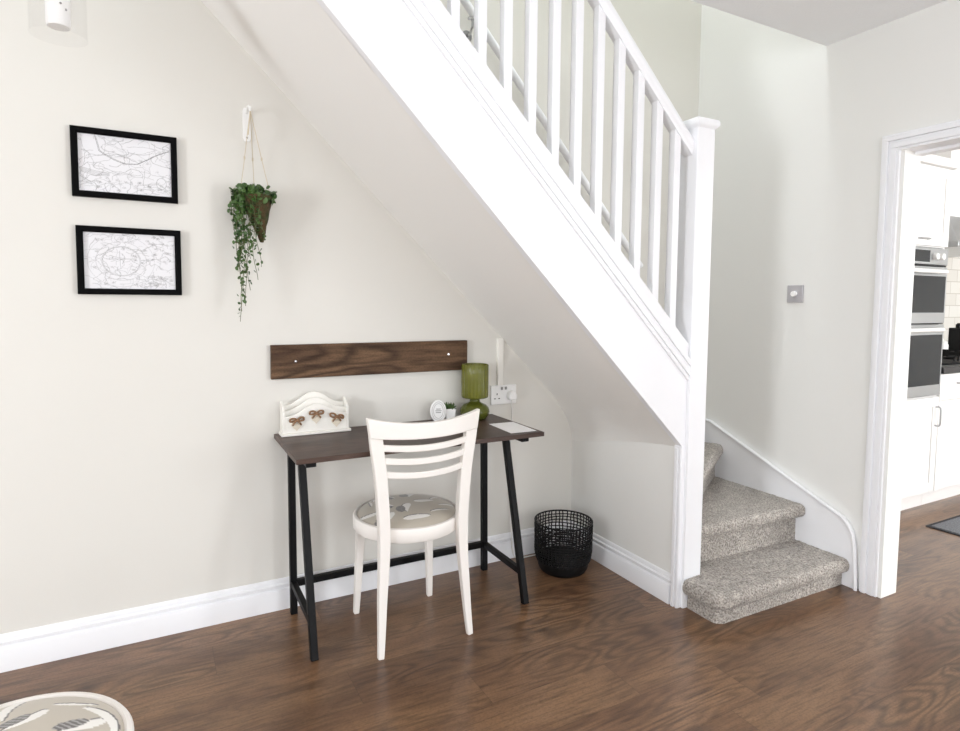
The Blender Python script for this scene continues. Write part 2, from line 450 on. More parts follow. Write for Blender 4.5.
for c0, c1, t in ((2.884, 2.905, .010), (2.905, 2.922, .017), (2.922, 2.946, .012), (2.946, 2.972, .020)):
    mb.prism([(xa, zs(c0, xa)), (NX0, zs(c0, NX0)), (NX0, zs(c1, NX0)), (xa, zs(c1, xa))], 'y', YS - t, YS + .002)
mb.build('string_moulding', M['gloss'], stringer, SO, bevel=.0015)
MB().prism([(xa, zs(2.972, xa)), (NX0, zs(2.972, NX0)), (NX0, zs(3.037, NX0)), (xa, zs(3.037, xa))], 'y', YS - .004, YS + .058).build('base_rail', M['gloss'], ST, SO, bevel=.003)
# handrail: moulded section swept along the slope
x0, x1 = 0.55, NX0
sec = [(-.022, -.036), (.022, -.036), (.024, -.026), (.030, -.018), (.031, .012), (.024, .028), (.012, .036), (-.012, .036), (-.024, .028), (-.031, .012), (-.030, -.018), (-.024, -.026)]
cR = 3.848; cyR = 1.822
mb = MB().loft([[(x, cyR + a, zs(cR, x) + b) for a, b in sec] for x in (x0, x1)], True, True, True)
mb.build('handrail', M['gloss'], ST, SO, smooth=50)
for k in range(-2, 11):
    xc = 0.871 + .0998 * k
    w = .0165
    za0, za1 = zs(3.037, xc - w), zs(3.037, xc + w)
    zb0, zb1 = zs(cR - .034, xc - w), zs(cR - .034, xc + w)
    mb = MB()
    r0 = [(xc - w, 1.805, za0), (xc + w, 1.805, za1), (xc + w, 1.838, za1), (xc - w, 1.838, za0)]
    r1 = [(xc - w, 1.805, zb0), (xc + w, 1.805, zb1), (xc + w, 1.838, zb1), (xc - w, 1.838, zb0)]
    mb.loft([r0, r1], True, True, True).build('baluster', M['gloss'], ST, SO, bevel=.002)

# wall string on the right wall
ZT = [(1.537, 0), (1.552, .203), (1.562, .255), (1.583, .291), (1.612, .318), (2.383, .628), (2.553, .634), (2.553, .3), (2.553, 0)]
ws = MB().prism([(y, z) for y, z in ZT], 'x', XR - .022, XR).build('wall_string', M['gloss'], ST, SO, bevel=.003)
edge = [Vector((XR - .024, y, z)) for y, z in ZT[:7]]
mb = MB(); mb.tube(edge, .0085, 8); mb.build('string_bead', M['gloss'], ws, SO)

# carpeted steps
def fuzz(p, n, amp=.0024):
    q = Vector(p) * 130.0
    a = noise.noise(q) * amp + noise.noise(Vector(p) * 45.0) * amp * .8
    return tuple(Vector(p) + Vector(n) * a)
def step_sheet(A, B, z0, z1, D0, D1, over=.032, drop=.062):
    """sheet with profile: tread back -> rounded nosing -> under nosing -> riser; front riser line runs A to B"""
    A = Vector((A[0], A[1], 0)); B = Vector((B[0], B[1], 0))
    t = (B - A).normalized(); n = Vector((t.y, -t.x, 0))          # outward = right of travel
    ln = (B - A).length; nu = max(4, int(ln / .006))
    prof = []
    nback = 60
    for i in range(nback): prof.append((None, 1 - i / (nback - 1), z1))
    r = drop / 2
    for i in range(1, 16):
        a = pi / 2 - pi * i / 15
        prof.append((over - r * .8 + r * .8 * cos(a), 0, z1 - r + r * sin(a)))
    prof += [(over - r * .8 - .004, 0, z1 - drop + .001), (.002, 0, z1 - drop + .001)]
    for i in range(1, 24): prof.append((0.0, 0, z1 - drop - (z1 - drop - z0) * i / 23))
    rings = []
    for i in range(nu + 1):
        u = i / nu; P = A + (B - A) * u; D = D0 + (D1 - D0) * u
        ring = []
        for d, b, z in prof:
            if d is None:
                dd = (over - r * .8) - b * (D + over - r * .8)
                nn = (0, 0, 1)
            else:
                dd = d
                nn = (n.x, n.y, .4)
            p = P + n * dd; ring.append(fuzz((p.x, p.y, z), nn))
        rings.append(ring)
    m = MB(); m.loft(rings, False); return m
# step 1: wraps round the front of the newel
R1 = .042
outline = [(1.970, 1.772)]
cx, cyy = 1.970 + R1, 1.612 + R1
outline += [(cx + R1 * cos(a), cyy + R1 * sin(a)) for a in [pi + (pi / 2) * i / 10 for i in range(11)]]
outline += [(XR - .024, 1.600)]
# resample
def resample(pl, d):
    out = [Vector((pl[0][0], pl[0][1], 0))]
    for a, b in zip(pl, pl[1:]):
        a = Vector((a[0], a[1], 0)); b = Vector((b[0], b[1], 0)); k = max(1, int((b - a).length / d))
        out += [a + (b - a) * (i / k) for i in range(1, k + 1)]
    return out
pl = resample(outline, .006)
nor = []
for i in range(len(pl)):
    t = (pl[min(i + 1, len(pl) - 1)] - pl[max(i - 1, 0)]).normalized(); nor.append(Vector((t.y, -t.x, 0)))
prof = [(-.03, .130), (-.015, .130), (0, .1295)]
ov, dr, zt1 = .032, .066, .130
for i in range(1, 14):
    a = pi / 2 - pi * i / 13
    prof.append((ov - .026 + .026 * cos(a), zt1 - dr / 2 + dr / 2 * sin(a)))
prof += [(.002, zt1 - dr)] + [(0, (zt1 - dr) * (1 - i / 10)) for i in range(1, 11)]
rings = []
for p, n in zip(pl, nor):
    rings.append([fuzz((p.x + n.x * d, p.y + n.y * d, z), (n.x, n.y, .5)) for d, z in prof])
mb = MB(); mb.loft(rings, False)
# top of step 1 as a fine grid back to the second riser
inner = [(p + n * -.03) for p, n in zip(pl, nor)]
g = []
for p in inner:
    yb = 1.875 if p.x > NX1 - .01 else 1.775
    g.append([fuzz((p.x, p.y + (yb - p.y) * j / 44, .130), (0, 0, 1)) for j in range(45)])
mb.loft(g, False)
mb.build('step', M['carpet'], ST, SO, smooth=180)
# winders: the riser lines fan out from the newel corner
W2a, W2b = (NX1 - .004, 1.868), (XR - .024, 1.838)
step_sheet(W2a, W2b, .125, .318, .10, .62, over=.050).build('step', M['carpet'], ST, SO, smooth=180)
W3a, W3b = (NX1 - .01, 1.868), (XR - .024, 2.335)
step_sheet(W3a, W3b, .312, .508, .08, .5, over=.044).build('step', M['carpet'], ST, SO, smooth=180)
def block(pts, z0, z1): return MB().prism(pts, 'z', z0, z1)
block([(NX1, 1.875), (2.44, 2.545), (2.0, 2.545), (2.0, 1.875)], .50, .69).build('step', M['carpet'], ST, SO, bevel=.015, bseg=3)
for k in range(10):
    xr = 2.03 - .194 * k; zt_ = .88 + .19 * k
    mb = MB().prism([(xr, max(zs(2.66, xr), zt_ - .19)), (xr, zt_ - .05), (xr + .03, zt_ - .045), (xr + .035, zt_ - .02), (xr + .025, zt_), (xr - .20, zt_), (xr - .20, zs(2.66, xr - .20)), (xr - .004, max(zs(2.66, xr - .004), zt_ - .19))], 'y', YS + .036, YB - .02)
    mb.build('step', M['carpet'], ST, SO)

# handrail on the wall behind the stairs
WH = thing('wall_handrail', 'white handrail fixed to the wall behind the balusters', 'handrail', (1.8, 2.5, 2.0))
def hz(x): return 2.524 - 1.06 * (x - 1.362)
mb = MB(); mb.tube([(0.9, 2.495, hz(0.9)), (2.33, 2.495, hz(2.33))], .018, 16); mb.build('rail', M['gloss'], WH, (1.8, 2.5, 2.0))
for x in (1.29, 2.29):
    mb = MB(); z = hz(x)
    mb.tube([(x, 2.495, z - .024), (x, 2.497, z - .06), (x, 2.52, z - .078), (x, 2.557, z - .08)], .006, 8)
    mb.box(x - .022, x + .022, 2.487, 2.503, z - .030, z - .022)
    mb.tube([(x, 2.552, z - .08), (x, 2.559, z - .08)], .026, 16)
    mb.build('bracket', M['chrome'], WH, (1.8, 2.5, 2.0), smooth=40)

# ------------------------------------------------------------------ desk
DO = (.93, 2.33, 0)
DK = thing('trestle_desk', 'narrow trestle desk with dark wood top and black steel A-shaped legs against the wall', 'desk', DO)
MB().box(.411, 1.445, 2.100, 2.556, .729, .748).build('desk_top', M['desktop'], DK, DO, bevel=.002)
for xc in (.470, 1.372):
    w = .0125
    MB().box(xc - .018, xc + .018, 2.135, 2.535, .705, .7285).build('cross_bar', M['black'], DK, DO, bevel=.002)
    MB().bar([(xc, 2.120, 0), (xc, 2.305, .7045)], .027, .027).build('leg', M['black'], DK, DO, bevel=.002)
    MB().bar([(xc, 2.490, 0), (xc, 2.505, .7045)], .027, .027).build('leg', M['black'], DK, DO, bevel=.002)
    MB().bar([(xc, 2.165, .128), (xc, 2.480, .128)], .022, .026).build('side_rail', M['black'], DK, DO, bevel=.002)
MB().bar([(.483, 2.4925, .128), (1.359, 2.4925, .128)], .022, .028, side=(0, 1, 0)).build('long_rail', M['black'], DK, DO, bevel=.002)

# ------------------------------------------------------------------ chairs
random.seed(21)
motifs = []
def add_motifs():
    motifs.extend([(-.080, .021, 2.265, .080, .013, 3.0, 0), (-.032, .122, 1.978, .085, .014, 3.0, 0), (-.120, .092, 1.39, .080, .013, 1.0, 2), (-.060, .163, .583, .130, .012, -4.9, 1)])
    spots = [(-.12, -.10), (-.01, -.135), (.10, -.10), (-.02, -.045), (.075, .0), (.15, .05), (.055, .11), (-.150, -.03), (.165, -.045)]
    for i, (x, y) in enumerate(spots):
        motifs.append((x, y, random.uniform(-.3, .7) + (0 if i % 3 else .9), random.uniform(.085, .115), random.uniform(.014, .020), random.uniform(-6, 6), i % 3))
add_motifs()
BASE = rgb(196, 188, 174)[:3]; WHT = rgb(246, 244, 239)[:3]; DRK = rgb(96, 92, 90)[:3]
def fabric(co):
    col = BASE
    for mx, my, a, ln, w, k, kind in motifs:
        dx, dy = co.x - mx, co.y - my
        if abs(dx) > .09 or abs(dy) > .09: continue
        u = dx * cos(a) + dy * sin(a); v = -dx * sin(a) + dy * cos(a)
        v -= k * u * u
        if kind == 2: w = w * .45
        h = ln / 2
        if abs(u) < h:
            prof_ = w * sqrt(max(0, 1 - (u / h) ** 2)) * (0.75 + .5 * (u / h) * (1 if kind == 0 else -.4))
            if abs(v) < prof_: col = WHT
            elif abs(v) < prof_ + .0038 and v > 0: col = DRK
        if kind == 0:                       # hatched wing above the body
            uu, vv = (u + ln * .16) / (ln * .34), (v - w * 1.2) / (w * 1.0)
            if uu * uu + vv * vv < 1:
                col = DRK if sin(u * 620 + v * 350) > -.2 else (.35, .34, .33)
            uu, vv = (u - ln * .46) / .012, (v - .006) / .004
    return col
M['fabric'] = attr_mat('bird_print_satin', 0.34, 0.5, 0.2, bump=(900, 0.15))

def make_chair(label):
    t = thing('dining_chair', label, 'chair')
    # seat frame ring
    mb = MB(); mb.lathe([(.190, .409), (.209, .407), (.213, .412), (.213, .453), (.209, .459), (.201, .461), (.197, .457), (.190, .445)], seg=72, closed_prof=True)
    mb.build('seat_frame', M['chairpaint'], t, smooth=40)
    mb = MB(); rings = []; nr, ns = 84, 224
    Rr = .198
    for i in range(nr + 1):
        r = Rr * (1 - i / nr) + 1e-4
        q = r / Rr
        z = .454 + .036 * max(0.0, 1 - q ** 2.6) ** .75
        rings.append([(r * cos(2 * pi * j / ns), r * sin(2 * pi * j / ns), z) for j in range(ns)])
    rings = [[(Rr * cos(2 * pi * j / ns), Rr * sin(2 * pi * j / ns), .43) for j in range(ns)]] + rings
    mb.loft(rings, True, True, True)
    c = mb.build('seat_cushion', M['fabric'], t, smooth=60); paint_print(c, fabric)
    for s in (-1, 1):
        pts = [(s * .182, -.207, 0), (s * .175, -.196, .10), (s * .169, -.186, .21), (s * .161, -.179, .33), (s * .159, -.177, .45), (s * .163, -.177, .55), (s * .173, -.179, .67), (s * .188, -.183, .78), (s * .192, -.184, .825)]
        pts = smooth_path(pts, 3)
        n = len(pts)
        W = [.022 + .020 * min(1, i / (n * .45)) + .008 * max(0, (i / n - .5) * 2) for i in range(n)]
        D = [.022 + .012 * min(1, i / (n * .4)) - .012 * max(0, (i / n - .6) / .4) for i in range(n)]
        mb = MB().bar(pts, W, D); mb.build('leg', M['chairpaint'], t, bevel=.004, bseg=3)
        pts = smooth_path([(s * .166, .150, 0), (s * .158, .138, .2), (s * .148, .128, .425)], 4)
        n = len(pts)
        mb = MB().bar(pts, [.022 + .014 * i / (n - 1) for i in range(n)], [.022 + .014 * i / (n - 1) for i in range(n)]); mb.build('leg', M['chairpaint'], t, bevel=.004, bseg=3)
    # curved rails between the stiles
    def rail(z0e, z1e, z0m, z1m, xe, ye, bow, th, name):
        rings = []
        for i in range(25):
            u = -1 + 2 * i / 24; e = u * u
            zl = z0m + (z0e - z0m) * e; zh = z1m + (z1e - z1m) * e
            y = ye - bow * (1 - e)
            lean = .0
            xl = xe - (.010 if name == 'top_rail' else 0)
            rings.append([(u * xl, y - th / 2, zl), (u * xl, y + th / 2, zl), (u * xe, y + th / 2, zh), (u * xe, y - th / 2, zh)])
        MB().loft(rings, True, True, True).build(name, M['chairpaint'], t, bevel=.004, bseg=3)
    rail(.812, .886, .800, .858, .2255, -.186, .036, .026, 'top_rail')
    for z in (.757, .708, .656):
        lean = (z - .656) * .06
        rail(z + .004, z + .029, z - .006, z + .018, .168 + (z - .656) * .14, -.176 - lean, .034, .013, 'slat')
    return t
def smooth_path(pts, k):
    P = [Vector(p) for p in pts]; out = []
    for i in range(len(P) - 1):
        a = P[max(i - 1, 0)]; b = P[i]; c = P[i + 1]; d = P[min(i + 2, len(P) - 1)]
        for j in range(k):
            t = j / k
            out.append(.5 * ((2 * b) + (c - a) * t + (2 * a - 5 * b + 4 * c - d) * t * t + (3 * b - a - 3 * c + d) * t ** 3))
    out.append(P[-1]); return out
ch = make_chair('white slat-back dining chair with bird print seat pulled up to the trestle desk')
ch.location = (.867, 2.224, 0); ch.rotation_euler = (0, 0, radians(.2)); ch['group'] = 'white bird print dining chairs'
c2 = copy_tree(ch)
c2.location = (-.274, 1.306, 0); c2.rotation_euler = (0, 0, radians(-97))
c2['label'] = 'white dining chair at the lower left corner, only its round bird print seat showing'

# ------------------------------------------------------------------ on the desk
TZ = .7485
# letter rack
LO = (.575, 2.50, TZ)
LR = thing('letter_rack', 'white wooden letter rack with three hearts and brown bows on the desk', 'letter rack', LO)
MB().box(.427, .713, 2.470, 2.546, TZ, TZ + .011).build('base', M['whitewood'], LR, LO, bevel=.003)
def arched(xa, xb, zlow, zside, zpk, n=40):
    pts = [(xa, zlow)] + [(xb, zlow)]
    top = []
    for i in range(n + 1):
        u = i / n; x = xb + (xa - xb) * u
        s = .5 - .5 * cos(2 * pi * u)
        top.append((x, zside + (zpk - zside) * s ** 1.2))
    return pts + top
zb = TZ + .0112
MB().prism(arched(.443, .696, zb, .866, .918), 'y', 2.532, 2.541).build('back_panel', M['whitewood'], LR, LO, bevel=.0015)
MB().prism(arched(.443, .696, zb, .848, .896), 'y', 2.508, 2.515).build('divider', M['whitewood'], LR, LO, bevel=.0015)
MB().prism(arched(.443, .696, zb, .828, .874), 'y', 2.481, 2.488).build('front_panel', M['whitewood'], LR, LO, bevel=.0015)
for xa_, xb_ in ((.434, .4428), (.6962, .705)):
    MB().prism([(2.480, zb), (2.541, zb), (2.541, .884), (2.534, .888), (2.490, .862), (2.480, .852)], 'x', xa_, xb_).build('side_panel', M['whitewood'], LR, LO, bevel=.0015)
def heart(cx, cz, s, y, th):
    pts = []
    for i in range(36):
        t = 2 * pi * i / 36
        pts.append((cx + s * 16 * sin(t) ** 3 / 17, cz + s * (13 * cos(t) - 5 * cos(2 * t) - 2 * cos(3 * t) - cos(4 * t)) / 17))
    return MB().prism(pts, 'y', y - th, y)
for hx, hzz, rot in ((.488, .789, .1), (.567, .812, 0), (.651, .792, -.35)):
    h = heart(hx, hzz, .022, 2.4809, .006).build('heart', M['heart'], LR, LO, bevel=.0015)
    mb = MB(); y = 2.470
    bz = hzz + .024
    for sg in (-1, 1):
        pts = [(hx, y, bz), (hx + sg * .012, y - .004, bz + .010 + sg * rot * .01), (hx + sg * .026, y - .002, bz + .008 + sg * rot * .02), (hx + sg * .026, y, bz - .002 + sg * rot * .02), (hx + sg * .012, y + .002, bz - .003), (hx, y, bz)]
        mb.tube(smooth_path(pts, 3), .0044, 6)
        mb.tube([(hx, y, bz), (hx + sg * .012, y - .002, bz - .012), (hx + sg * .017, y, bz - .020)], .0036, 6)
    mb.tube([(hx - .004, y - .002, bz), (hx + .004, y - .002, bz)], .006, 8)
    mb.build('bow', M['bow'], h, LO)

# green glass lamp
lx, ly = 1.307, 2.478
LM = thing('table_lamp', 'olive green glass table lamp on the right end of the desk', 'lamp', (lx, ly, TZ))
o = (lx, ly, TZ)
prof = [(.0, TZ), (.050, TZ), (.060, TZ + .004), (.075, TZ + .020), (.080, TZ + .038), (.075, TZ + .055), (.060, TZ + .069), (.038, TZ + .077), (.028, TZ + .083), (.027, TZ + .098), (.034, TZ + .104)]
mb = MB(); mb.lathe(prof + [(.031, TZ + .105), (.024, TZ + .098), (.025, TZ + .081), (.036, TZ + .073), (.057, TZ + .065), (.071, TZ + .053), (.076, TZ + .038), (.071, TZ + .022), (.057, TZ + .008), (.0, TZ + .006)], (lx, ly), 48)
mb.v = [(lx + (x - lx) * .88, ly + (y - ly) * .88, z) for x, y, z in mb.v]; mb.build('lamp_base', M['green'], LM, o, smooth=60)
mb = MB(); seg = 120; rings = []
for r, z in ((.030, .104), (.058, .101), (.066, .103), (.069, .110), (.0695, .14), (.0695, .22), (.0695, .256), (.067, .259), (.0655, .256), (.0655, .14), (.065, .113), (.058, .107), (.030, .109)):
    rings.append([(lx + (r + (.0014 * cos(j * 2 * pi / 5) if r > .06 else 0)) * cos(2 * pi * j / seg), ly + (r + (.0014 * cos(j * 2 * pi / 5) if r > .06 else 0)) * sin(2 * pi * j / seg), TZ + z) for j in range(seg)])
mb.loft(rings + [rings[0]], True); mb.v = [(lx + (x - lx) * .9, ly + (y - ly) * .9, z) for x, y, z in mb.v]; mb.build('lamp_shade', M['greenshade'], LM, o, smooth=60)
mb = MB(); mb.lathe([(0, TZ + .085), (.014, TZ + .085), (.014, TZ + .135), (.0, TZ + .135)], (lx, ly), 20); mb.build('bulb_holder', M['white'], LM, o, smooth=40)
mb = MB(); mb.lathe([(0.0, TZ + .135), (.010, TZ + .136), (.018, TZ + .152), (.022, TZ + .172), (.018, TZ + .19), (.008, TZ + .199), (0.0, TZ + .2)], (lx, ly), 20); mb.build('bulb', M['white'], LM, o, smooth=60)

# arched white plaque
px, py = 1.126, 2.495
PL = thing('desk_ornament', 'round white upright ornament with raised rings beside the little plant', 'ornament', (px, py, TZ))
PL.rotation_euler = (0, 0, radians(-18))
def oval(a, b, zc, n=48): return [(a * cos(2 * pi * i / n), zc + b * sin(2 * pi * i / n)) for i in range(n)]
mb = MB()
pts = [(x, max(z, 0.0)) for x, z in oval(.037, .051, .0495)]
mb.prism(pts, 'y', -.012, .012); mb.build('body', M['white'], PL, bevel=.004, bseg=3)
mb = MB()
for a, b in ((.029, .042), (.022, .034)):
    mb.tube([(x, -.0122, z) for x, z in oval(a, b, .051)] + [(a, -.0122, .051)], .0013, 6)
mb.build('rings', M['palegrey'], PL)
mb = MB()
for z, w in ((.060, .010), (.052, .014), (.044, .012)): mb.box(-w, w, -.0135, -.0115, z - .0016, z + .0016)
mb.build('print', M['grey'], PL)

# little succulent
sx_, sy_ = 1.186, 2.508
SP = thing('potted_succulent', 'tiny green plant in a white square pot on the desk', 'plant', (sx_, sy_, TZ))
mb = MB(); mb.loft([[(s * a, t * a, z) for s, t in ((-1, -1), (1, -1), (1, 1), (-1, 1))] for a, z in ((.021, 0), (.026, .056), (.0225, .056), (.021, .046))], True, True, True)
pot = mb.build('pot', M['white'], SP, bevel=.0015)
mb = MB(); random.seed(5)
for i in range(60):
    a = random.uniform(0, 2 * pi); e = random.uniform(.15, 1.4); ln = random.uniform(.022, .036)
    d = Vector((cos(a) * cos(e), sin(a) * cos(e), sin(e)))
    b = Vector((cos(a) * .007, sin(a) * .007, .048))
    mb.tube([b, b + d * ln * .5, b + d * ln + Vector((0, 0, .003))], [.0018, .0036, .0006], 5)
mb.build('leaves', M['succ'], SP, smooth=60)

# sheet of paper
mb = MB().prism([(1.300, 2.135), (1.424, 2.130), (1.432, 2.335), (1.308, 2.342)], 'z', TZ, TZ + .0012)
tag(mb.build('paper_sheet', M['paper'], None, (1.366, 2.235, TZ)), 'blank white paper sheet lying on the right end of the desk', 'paper')

# ------------------------------------------------------------------ on the back wall
PB = thing('wall_board', 'long dark stained wooden board screwed to the wall above the desk', 'board', (.85, 2.55, 1.045))
MB().box(.402, 1.297, 2.538, 2.5595, .976, 1.116).build('plank', M['board'], PB, (.85, 2.55, 1.045), bevel=.0015)
for x, z in ((.499, 1.048), (1.197, 1.053)):
    mb = MB(); mb.tube([(x, 2.5365, z), (x, 2.539, z)], .0042, 12); mb.build('screw_head', M['chrome'], PB, (.85, 2.55, 1.045))

# framed maps
M['print'] = attr_mat('map_print', 0.6, 0.3)
def raster(wd, ht, lines, dots, nx, ny):
    g = [[1.0] * nx for _ in range(ny)]
    def put(x, y, d):
        i, j = int(x * nx), int(y * ny)
        if 0 <= i < nx and 0 <= j < ny: g[j][i] = min(g[j][i], d)
    for pl, d in lines:
        for (ax, ay), (bx, by) in zip(pl, pl[1:]):
            k = max(2, int(max(abs(ax - bx) * nx, abs(ay - by) * ny) * 2))
            for q in range(k + 1): put(ax + (bx - ax) * q / k, ay + (by - ay) * q / k, d)
    for x, y, r, d in dots:
        for q in range(40):
            put(x + random.gauss(0, r), y + random.gauss(0, r), d)
    return g
def map_frame(label, loc, w, h, kind):
    f = thing('picture_frame', label, 'picture', loc, group='framed line maps')
    x0, x1, z0, z1 = -w / 2, w / 2, -h / 2, h / 2; b = .021
    mb = MB()
    prof = [(0, 0), (0, .020), (.004, .022), (b - .004, .021), (b, .017), (b, 0)]
    corners = [(x0, z0, 1, 1), (x1, z0, -1, 1), (x1, z1, -1, -1), (x0, z1, 1, -1)]
    rings = [[(cx + sx * d, -t, cz + sz * d) for d, t in prof] for cx, cz, sx, sz in corners]
    mb.loft(rings + [rings[0]], True)
    mb.build('frame', M['frame'], f, smooth=30)
    nx, ny = 250, 170
    random.seed(40 + kind); lines = []; dots = []
    def wob(n, x, y, a, step, turn):
        p = [(x, y)]
        for _ in range(n):
            a += random.gauss(0, turn); x += cos(a) * step; y += sin(a) * step; p.append((x, y))
        return p
    if kind == 0:
        lines.append(([(.18, .97), (.20, .86), (.22, .72), (.30, .64), (.40, .57), (.50, .53), (.62, .545), (.72, .63), (.84, .74), (.97, .83)], .35))
        lines.append(([(.19, .97), (.21, .86), (.23, .725), (.31, .65), (.41, .58), (.50, .54), (.62, .555), (.72, .64), (.84, .75), (.97, .84)], .45))
        for i in range(90): lines.append((wob(18, random.random(), random.random(), random.uniform(0, 6.3), .018, .35), random.uniform(.55, .82)))
        for i in range(5): lines.append(([(.02, .42 - i * .018), (.18, .37 - i * .02), (.32, .35 - i * .012)], .6))
        lines.append(([(.88 + .055 * cos(t), .24 + .1 * sin(t)) for t in [k * .3 for k in range(22)]], .6))
        for i in range(26): dots.append((random.uniform(.05, .97), random.gauss(.16, .035), .012, random.uniform(.45, .8)))
        for i in range(30): dots.append((random.random(), random.random(), .012, random.uniform(.7, .88)))
    else:
        for rr, d in ((.20, .6), (.21, .7), (.27, .75), (.36, .78)):
            lines.append(([(.40 + rr * cos(t), .50 + rr * 1.25 * sin(t)) for t in [k * .12 for k in range(53)]], d))
        lines.append(([(.24, .53), (.56, .55)], .45)); lines.append(([(.38, .68), (.39, .36)], .6))
        for i in range(130): lines.append((wob(12, random.random(), random.random(), random.choice((0, 1.57, 3.1, .8)) + random.gauss(0, .2), .016, .4), random.uniform(.58, .85)))
        for i in range(46): dots.append((random.uniform(.5, .97), random.uniform(.08, .95), .012, random.uniform(.55, .85)))
        for i in range(40): dots.append((random.uniform(.03, .97), random.choice((random.gauss(.12, .04), random.gauss(.86, .04), random.random())), .012, random.uniform(.6, .85)))
    g = raster(w, h, lines, dots, nx, ny)
    for ys in g:
        ys[:] = [max(0, min(1, q)) for q in ys]
    a0, a1, c0, c1 = x0 + b - .002, x1 - b + .002, z0 + b - .002, z1 - b + .002
    verts = [(a0 + (a1 - a0) * i / (nx - 1), -.009, c0 + (c1 - c0) * j / (ny - 1)) for j in range(ny) for i in range(nx)]
    faces = [(j * nx + i, j * nx + i + 1, (j + 1) * nx + i + 1, (j + 1) * nx + i) for j in range(ny - 1) for i in range(nx - 1)]
    p = MB().add(verts, faces).build('map_print', M['print'], f, smooth=0)
    W_ = rgb(228, 228, 231)[:3]
    def colr(co):
        i = min(nx - 1, max(0, round((co.x - a0) / (a1 - a0) * (nx - 1)))); j = min(ny - 1, max(0, round((co.z - c0) / (c1 - c0) * (ny - 1))))
        k = g[j][i]; k = k ** 1.5
        return (W_[0] * k, W_[1] * k, W_[2] * k)
    paint_print(p, colr)
    MB().box(x0 + .003, x1 - .003, -.007, -.0005, z0 + .003, z1 - .003).build('backing', M['frame'], f)
    return f
map_frame('upper black picture frame, a line map crossed by a long curving river', (-.089, YB, 1.779), .332, .241, 0)
map_frame('lower black picture frame, a dense line map with a ring and cross in it', (-.083, YB, 1.436), .331, .242, 1)

# hook and trailing plant
HK = (.327, YB, 1.98)
HO = thing('wall_hook', 'white wall hook holding the hanging plant', 'hook', HK)
mb = MB()
mb.prism([(.316, 1.920), (.336, 1.920), (.341, 1.935), (.341, 2.035), (.336, 2.05), (.316, 2.05), (.311, 2.035), (.311, 1.935)], 'y', 2.553, 2.5598)
pl_ = mb.build('hook_plate', M['white'], HO, HK, bevel=.0015)
mb = MB(); mb.tube(smooth_path([(.326, 2.552, 2.030), (.327, 2.525, 2.045), (.329, 2.498, 2.040), (.330, 2.486, 2.022), (.330, 2.480, 2.036)], 5), .0048, 8)
mb.build('hook_arm', M['white'], HO, HK)
for z in (1.935, 2.03):
    MB().tube([(.326, 2.5525, z), (.326, 2.5515, z)], .004, 10).build('screw', M['grey'], HO, HK)

HP0 = (.335, 2.475, 1.70)
HP = thing('hanging_plant', 'trailing green plant in a mossy cone basket hung on the wall', 'plant', HP0)
pcx, pcy = .345, 2.480
mb = MB(); seg = 28; rings = []
for i in range(15):
    u = i / 14
    r = .062 * (1 - u) + .006 * u; z = 1.700 - .175 * u; ox = pcx + .022 * u
    rings.append([(ox + (r + random.uniform(-.002, .002)) * cos(2 * pi * j / seg), pcy + .015 * u + (r + random.uniform(-.002, .002)) * sin(2 * pi * j / seg), z + random.uniform(-.001, .001)) for j in range(seg)])
mb.loft(rings, True, True, True); mb.build('basket', M['moss'], HP, HP0, smooth=60)
mb = MB()
hook = (.330, 2.484, 2.021)
for a in (2.7, .25, 1.5):
    b = (pcx + .060 * cos(a), pcy + .060 * sin(a), 1.700)
    mid_ = (hook[0] + (b[0] - hook[0]) * .55, hook[1] + (b[1] - hook[1]) * .55, hook[2] + (b[2] - hook[2]) * .55)
    mb.tube([hook, mid_, b], .0014, 6)
    mb.tube([(mid_[0], mid_[1], mid_[2] - .006), (mid_[0], mid_[1], mid_[2] + .006)], .0032, 6)
mb.tube([(.330, 2.484, 2.021), (.326, 2.484, 1.975), (.322, 2.483, 1.93)], .0022, 6)
mb.build('hanger_strings', M['twine'], HP, HP0)
random.seed(11)
fol = MB(); stm = MB()
def leaf(p, n, s, roll):
    n = Vector(n).normalized(); u = n.orthogonal().normalized(); w = n.cross(u)
    a = u * cos(roll) + w * sin(roll); b = n.cross(a)
    pr_ = [(-1.0, 0), (-.55, .62), (.1, .8), (.7, .5), (1.0, 0), (.7, -.5), (.1, -.8), (-.55, -.62)]
    vs = [Vector(p) + a * (x * s) + b * (y * s) + n * (.25 * s * (y * y)) for x, y in pr_]
    top = Vector(p) + n * (.22 * s); bot = Vector(p) - n * (.10 * s)
    vv = vs + [top, bot]; k = len(vs)
    fol.add(vv, [(i, (i + 1) % k, k) for i in range(k)] + [((i + 1) % k, i, k + 1) for i in range(k)])
def rnd_n():
    while 1:
        v = Vector((random.uniform(-1, 1), random.uniform(-1, .3), random.uniform(-.4, 1)))
        if v.length > .2: return v
for i in range(230):                                        # crown of the plant
    a = random.uniform(0, 2 * pi); r = .078 * sqrt(random.random())
    x = pcx - .008 + r * cos(a); y = pcy - .004 + r * sin(a) * .75; z = 1.708 + random.uniform(-.012, .028) - (.02 if r > .06 else 0)
    leaf((x, min(y, 2.545), z), rnd_n(), random.uniform(.009, .0145), random.uniform(0, 6))
strands = [(-.082, .15, .00), (-.068, .22, .01), (-.054, .27, .00), (-.042, .33, -.02), (-.032, .38, .0), (-.074, .50, .012), (-.060, .44, .02), (-.020, .34, .01), (-.086, .26, .02), (-.008, .29, .012), (-.028, .22, -.005), (-.064, .12, 0), (-.048, .16, .008), (-.072, .38, .022), (-.046, .46, -.012), (-.002, .19, .02), (-.090, .12, .004), (-.058, .31, -.006), (-.036, .26, .008), (-.078, .19, .008), (-.050, .21, -.01)]
